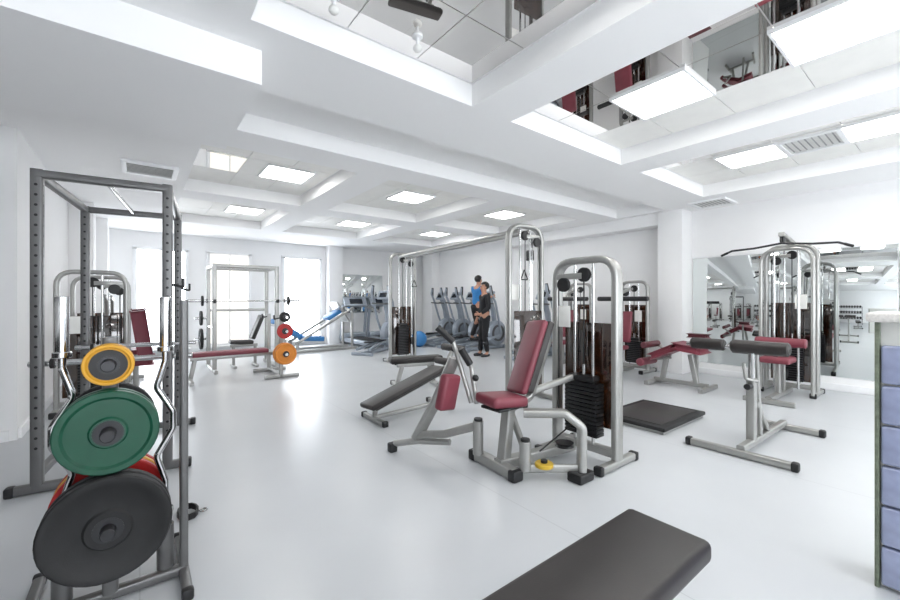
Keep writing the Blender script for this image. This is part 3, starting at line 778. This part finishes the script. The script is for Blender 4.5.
# exercise ball
def ball(x, y, r, label):
    t = Thing('exercise_ball', label, 'exercise ball', (x, y, 0))
    pr = [(0, 0)]
    for k in range(1, 36):
        a = math.pi*k/36; rr = r*(1+.006*math.cos(k*math.pi))
        pr.append((rr*math.sin(a), r-rr*math.cos(a)))
    pr.append((0, 2*r))
    t.part('shell', MB().lathe((x, y, 0), (0, 0, 1), pr, 36), M['blue'])
    t.part('plug', MB().cyl((x, y, 2*r-.004), (x, y, 2*r+.004), .014), M['frame'])
ball(6.12, 9.3, .22, 'small blue exercise ball on the floor beside the crossover left tower, left of the ellipticals')

# ------------------------------------------------------------------ cardio machines
def elliptical(loc, rz, label):
    t = Thing('elliptical_trainer', label, 'elliptical trainer', loc, rz, world=False)
    t.part('base_rail', MB().bar([(0, -.75, .05), (0, .75, .05)], .08, .09), M['pale'])
    for yy, w in ((-.75, .28), (.72, .3)):
        t.part('stabilizer', MB().bar([(-w, yy, .04), (w, yy, .04)], .07, .08), M['pale'])
    t.part('drive_housing', MB().lathe((-.09, .45, .42), (1, 0, 0), [(0, 0), (.29, 0), (.33, .03), (.33, .15), (.29, .18), (0, .18)], 32), M['pale'])
    t.part('flywheel', MB().lathe((-.12, .45, .42), (1, 0, 0), [(.17, 0), (.22, 0), (.22, .24), (.17, .24)], 28, closed=True), M['grey'])
    t.part('mast', MB().bar([(0, .42, .6), (0, .36, 1.0), (0, .22, 1.36)], .1, .12, .1, rad=.03), M['pale'])
    t.part('console', MB().box((0, .2, 1.42), (.34, .06, .24), .02, 3, Matrix.Rotation(R(-28), 3, 'X')), M['pale'])
    t.part('screen', MB().box((0, .165, 1.43), (.2, .02, .13), .005, 2, Matrix.Rotation(R(-28), 3, 'X')), M['screen'])
    t.part('fixed_handle', MB().tube([(-.2, -.02, 1.22), (-.2, .2, 1.2), (.2, .2, 1.2), (.2, -.02, 1.22)], .018, .08), M['grey'])
    for s in (-1, 1):
        t.part('swing_arm', MB().tube([(s*.2, .44, .42), (s*.26, .30, .8), (s*.28, .16, 1.25), (s*.25, .02, 1.5), (s*.22, .04, 1.66)], .03, .1), M['pale'])
        t.part('grip', MB().cyl((s*.262, .07, 1.43), (s*.218, .042, 1.67), .034), M['black'])
        t.part('pedal_arm', MB().bar([(s*.17, .44, .3+s*.06), (s*.17, -.2, .22+s*.03), (s*.17, -.72, .14)], .07, .06, .1), M['pale'])
        t.part('pedal', MB().box((s*.17, -.2-s*.05, .285+s*.03), (.15, .36, .03), .01), M['black'])
    return t
e0 = elliptical((7.12, 7.75, 0), R(-90), 'silver elliptical trainer carrying the person in the blue top')
for x, y, l in ((7.15, 8.5, 'silver elliptical trainer directly left of the one in use'), (7.15, 9.22, 'silver elliptical trainer second left of the one in use'), (7.15, 9.94, 'silver elliptical trainer last in the row at the far corner'),
                (7.12, 5.95, 'silver elliptical trainer right of the two people, behind the crossover right tower')):
    dup(e0.o, (x, y, 0), R(-90), l)
dup(e0.o, (4.75, 9.0, 0), R(-60), 'silver elliptical trainer standing apart between the leg press and crossover left tower')

def treadmill(loc, rz, label):
    t = Thing('treadmill', label, 'treadmill', loc, rz, world=False)
    t.part('deck', MB().box((0, -.1, .13), (.7, 1.7, .12), .02), M['pale'])
    t.part('belt', MB().box((0, -.15, .194), (.5, 1.5, .012), .004), M['rubber'])
    t.part('motor_cover', MB().box((0, .68, .22), (.7, .34, .2), .05, 3), M['pale'])
    for s in (-1, 1):
        t.part('foot', MB().box((s*.3, -.8, .035), (.08, .14, .07), .01), M['black'])
        t.part('foot', MB().box((s*.3, .7, .06), (.08, .14, .12), .01), M['black'])
        t.part('upright', MB().bar([(s*.37, .66, .1), (s*.37, .5, 1.15)], .07, .07), M['pale'])
        t.part('handrail', MB().tube([(s*.36, .5, 1.1), (s*.36, .0, 1.0), (s*.36, -.1, .92)], .024, .05), M['silver'])
    t.part('console', MB().box((0, .48, 1.24), (.72, .1, .3), .03, 3, Matrix.Rotation(R(-30), 3, 'X')), M['pale'])
    t.part('screen', MB().box((0, .43, 1.26), (.4, .02, .18), .005, 2, Matrix.Rotation(R(-30), 3, 'X')), M['screen'])
    return t
t0 = treadmill((5.1, 10.72, 0), R(0), 'treadmill on the left facing the far wall mirror')
dup(t0.o, (5.95, 10.72, 0), 0, 'treadmill on the right facing the far wall mirror')

# ------------------------------------------------------------------ glass block partition
px, py = 2.64, .25
t = Thing('glass_block_partition', 'low partition of lavender glass blocks with stone top at the right edge', 'partition', (px, py, 0))
t.part('core', MB().box((px+.1, py-.75, .6), (.14, 1.48, 1.2), .004), M['placard'])
t.part('end_post', MB().box((px+.09, py-.004, .6), (.19, .016, 1.2), .004), M['moss'])
blk = t.part('glass_block', MB().box((px+.022, py-.105, .105), (.06, .178, .172), .012, 3), M['block'])
for i in range(7):
    for j in range(6):
        if i or j: t.rep(blk, (0, -.186*i, .181*j))
t.part('countertop', MB().box((px+.11, py-.75, 1.222), (.29, 1.56, .044), .012, 3), M['stone'])

# ------------------------------------------------------------------ dumbbell rack seen in the mirror
t = Thing('dumbbell_rack', 'three tier dumbbell rack reflected in the wall mirror', 'rack', (-1.3, 1.5, 0))
for yy in (.3, 2.9):
    t.part('side_frame', MB().bar([(-1.05, yy, .03), (-1.6, yy, .03), (-1.6, yy, 1.45)], .05, .06, .03), M['grey'])
tiers = ((.42, -1.2), (.87, -1.33), (1.32, -1.46))
for z, x in tiers:
    for dx in (-.08, .08): t.part('shelf_rail', MB().bar([(x+dx, .28, z), (x+dx, 2.92, z)], .04, .05), M['grey'])
    for yy in (.3, 2.9): t.part('shelf_bracket', MB().bar([(-1.6, yy, z-.03), (x+.1, yy, z-.03)], .04, .04), M['grey'])
first = None
for z, x in tiers:
    for k in range(12):
        p = (x, .45+k*.21, z+.115)
        if first is None:
            d = Thing('dumbbell', 'black round head dumbbell on the rack reflected in the wall mirror', 'dumbbell', p, 0, 'dumbbells on the rack')
            d.part('handle', MB().cyl((p[0]-.07, p[1], p[2]), (p[0]+.07, p[1], p[2]), .017), M['chrome'])
            for s in (-1, 1): d.part('head', MB().cyl((p[0]+s*.06, p[1], p[2]), (p[0]+s*.16, p[1], p[2]), .09, 20, bev=.014), M['rubber'])
            first = d.o
        else: dup(first, p, 0)

# ------------------------------------------------------------------ people
def skin(name, chains, m, parent, sub=2, roots=None):
    """chains: list of dict(v=[(co, r)], e=[(a,b)])"""
    vs, es, rs, rt = [], [], [], []
    for c in chains:
        b = len(vs); rt.append(b)
        for co, r in c['v']: vs.append(co); rs.append(r)
        for a, d in c['e']: es.append((a+b, d+b))
    me = bpy.data.meshes.new(name); me.from_pydata(vs, es, [])
    o = bpy.data.objects.new(name, me); C.objects.link(o)
    o.modifiers.new('Skin', 'SKIN'); o.modifiers.new('Sub', 'SUBSURF').levels = sub
    o.modifiers['Sub'].render_levels = sub
    for i, r in enumerate(rs):
        sv = me.skin_vertices[0].data[i]
        sv.radius = (r, r) if not isinstance(r, tuple) else r
        sv.use_root = i in rt
    bpy.context.view_layer.update()
    dg = bpy.context.evaluated_depsgraph_get()
    m2 = bpy.data.meshes.new_from_object(o.evaluated_get(dg))
    o.modifiers.clear(); o.data = m2; m2.name = name
    m2.materials.clear(); m2.materials.append(m)
    for p in m2.polygons: p.use_smooth = True
    o.parent = parent
    return o

def person(loc, rz, label, arms, legs, top, bottom, sleeve, lean=0.0):
    t = Thing('person', label, 'person', loc, rz, world=False)
    ly = lambda z: lean*(z-.95)
    tor = [((0, 0, .95), (.135, .105)), ((0, ly(1.1)+.005, 1.10), (.12, .095)), ((0, ly(1.26), 1.26), (.15, .105)), ((0, ly(1.37), 1.37), (.10, .075)), ((0, ly(1.45)+.005, 1.45), .05), ((0, ly(1.52)+.03, 1.525), (.06, .07)), ((0, ly(1.6)+.015, 1.60), (.075, .09)), ((0, ly(1.66)+.005, 1.665), (.058, .068))]
    v = list(tor); e = [(i, i+1) for i in range(7)]
    sh, tr = list(tor[:4]), [tor[0], tor[1]]
    sh[0] = ((0, 0, .90), (.15, .12)); sh = [((p), (r[0]+.014, r[1]+.014)) for p, r in sh]
    se = [(0, 1), (1, 2), (2, 3)]
    fing = []
    shoes = []
    for s in (-1, 1):
        a = arms[s]; b = len(v)
        v += [((s*.165, ly(1.38), 1.385), .052), (a[0], .042), (a[1], .028), (a[2], (.036, .022))]
        e += [(3, b), (b, b+1), (b+1, b+2), (b+2, b+3)]
        c = len(sh)
        q = V((s*.165, ly(1.38), 1.385)); el = V(a[0])
        sh += [(tuple(q), .066), (tuple(q.lerp(el, .55 if sleeve < 1 else 1)), .058)]
        se += [(3, c), (c, c+1)]
        if sleeve > 1:
            sh.append((tuple(el.lerp(V(a[1]), .9)), .04)); se.append((c+1, c+2))
        w, h = V(a[1]), V(a[2]); d = (h-w).normalized(); side = d.cross(V((s, 0, .2))).normalized(); nrm = d.cross(side).normalized()
        for k, (off, L) in enumerate(((-.027, .062), (-.009, .072), (.009, .068), (.027, .054))):
            p0 = h-d*.01+side*off; p1 = p0+d*L*.55; p2 = p1+d*L*.4+nrm*(.025)
            fing.append(dict(v=[(tuple(p0), .009), (tuple(p1), .0085), (tuple(p2), .007)], e=[(0, 1), (1, 2)]))
        p0 = w.lerp(h, .45)+side*.02; p1 = p0+d*.03+side*.035; p2 = p1+d*.035+side*.008
        fing.append(dict(v=[(tuple(p0), .011), (tuple(p1), .010), (tuple(p2), .008)], e=[(0, 1), (1, 2)]))
        g = legs[s]; b = len(v)
        v += [((s*.085, 0, .88), .088), (g[0], .058), (g[1], .038), (g[2], .03)]
        e += [(0, b), (b, b+1), (b+1, b+2), (b+2, b+3)]
        c = len(tr); kn, an = V(g[0]), V(g[1])
        tr += [((s*.088, 0, .87), .102), (tuple(kn), .074), (tuple(an+V((0, 0, .02))), .056)]
        shoes.append(dict(v=[(tuple(an+V((0, -.02, -.01))), .05), (tuple(an+V((0, -.03, -.04))), .042), (tuple(an+V((0, .08, -.042))), (.046, .04)), (tuple(an+V((0, .17, -.05))), (.04, .032))], e=[(0, 1), (1, 2), (2, 3)]))
    body = skin('body', [dict(v=v, e=e)]+fing, M['skin'], t.o)
    skin('top', [dict(v=sh, e=se)], top, t.o)
    tr[0] = ((0, 0, .96), (.15, .118)); tr[1] = ((0, 0, 1.0), (.145, .112))
    te = [(0, 1)]
    te += [(0, 2), (2, 3), (3, 4), (0, 5), (5, 6), (6, 7)]
    skin('trousers', [dict(v=tr, e=te)], bottom, t.o)
    for sc in shoes: skin('shoe', [sc], M['shoe'], t.o)
    hy = ly(1.6)
    m = MB().ball((0, hy-.008, 1.628), .1, (.93, 1.05, .98), 20)
    bad = [vv for vv in m.bm.verts if (vv.co.y > hy+.035 and vv.co.z < 1.655) or vv.co.z < 1.545]
    bmesh.ops.delete(m.bm, geom=bad, context='VERTS')
    t.part('hair', m, M['hair'])
    for s in (-1, 1):
        t.part('eye', MB().ball((s*.031, hy+.088, 1.60), .011), M['black'])
        t.part('ear', MB().ball((s*.082, hy+.01, 1.585), .026, (.4, .7, 1.1)), M['skin'])
    t.part('nose', MB().ball((0, hy+.103, 1.572), .016, (.8, 1.1, 1.5)), M['skin'])
    t.part('mouth', MB().ball((0, hy+.094, 1.535), .02, (1.2, .4, .3)), M['lip'])
    return t
person((6.27, 6.78, 0), R(70), 'dark haired person in black clothes standing on the floor before the elliptical trainers',
       {-1: ((-.28, .02, 1.12), (-.22, .2, .98), (-.17, .27, .98)), 1: ((.27, -.03, 1.1), (.28, .08, .86), (.285, .11, .78))},
       {-1: ((-.1, .04, .48), (-.11, -.02, .082), (-.11, .08, .04)), 1: ((.1, .05, .49), (.12, .06, .082), (.12, .14, .04))},
       M['cblack'], M['cblack'], 2)
person((6.88, 7.75, .22), R(-90), 'person in a bright blue top exercising on an elliptical trainer',
       {-1: ((-.27, .14, 1.14), (-.26, .32, 1.2), (-.255, .385, 1.22)), 1: ((.27, .12, 1.12), (.26, .32, 1.18), (.255, .385, 1.2))},
       {-1: ((-.13, .12, .50), (-.17, -.02, .11), (-.17, .08, .07)), 1: ((.13, .16, .52), (.17, -.1, .17), (.17, .0, .13))},
       M['cblue'], M['cblack'], .5, .1)

# ------------------------------------------------------------------ world, camera
w = bpy.data.worlds.new('World'); S.world = w; w.use_nodes = True
w.node_tree.nodes['Background'].inputs['Color'].default_value = (.9, .95, 1, 1)
w.node_tree.nodes['Background'].inputs['Strength'].default_value = .6
cd = bpy.data.cameras.new('Camera'); cam = bpy.data.objects.new('Camera', cd); C.objects.link(cam)
cam.location = (0, 0, 1.3); cam.rotation_euler = (R(90), 0, R(-37.8))
cd.sensor_width = 36; cd.lens = 16; cd.clip_start = .02; cd.clip_end = 100
S.camera = cam
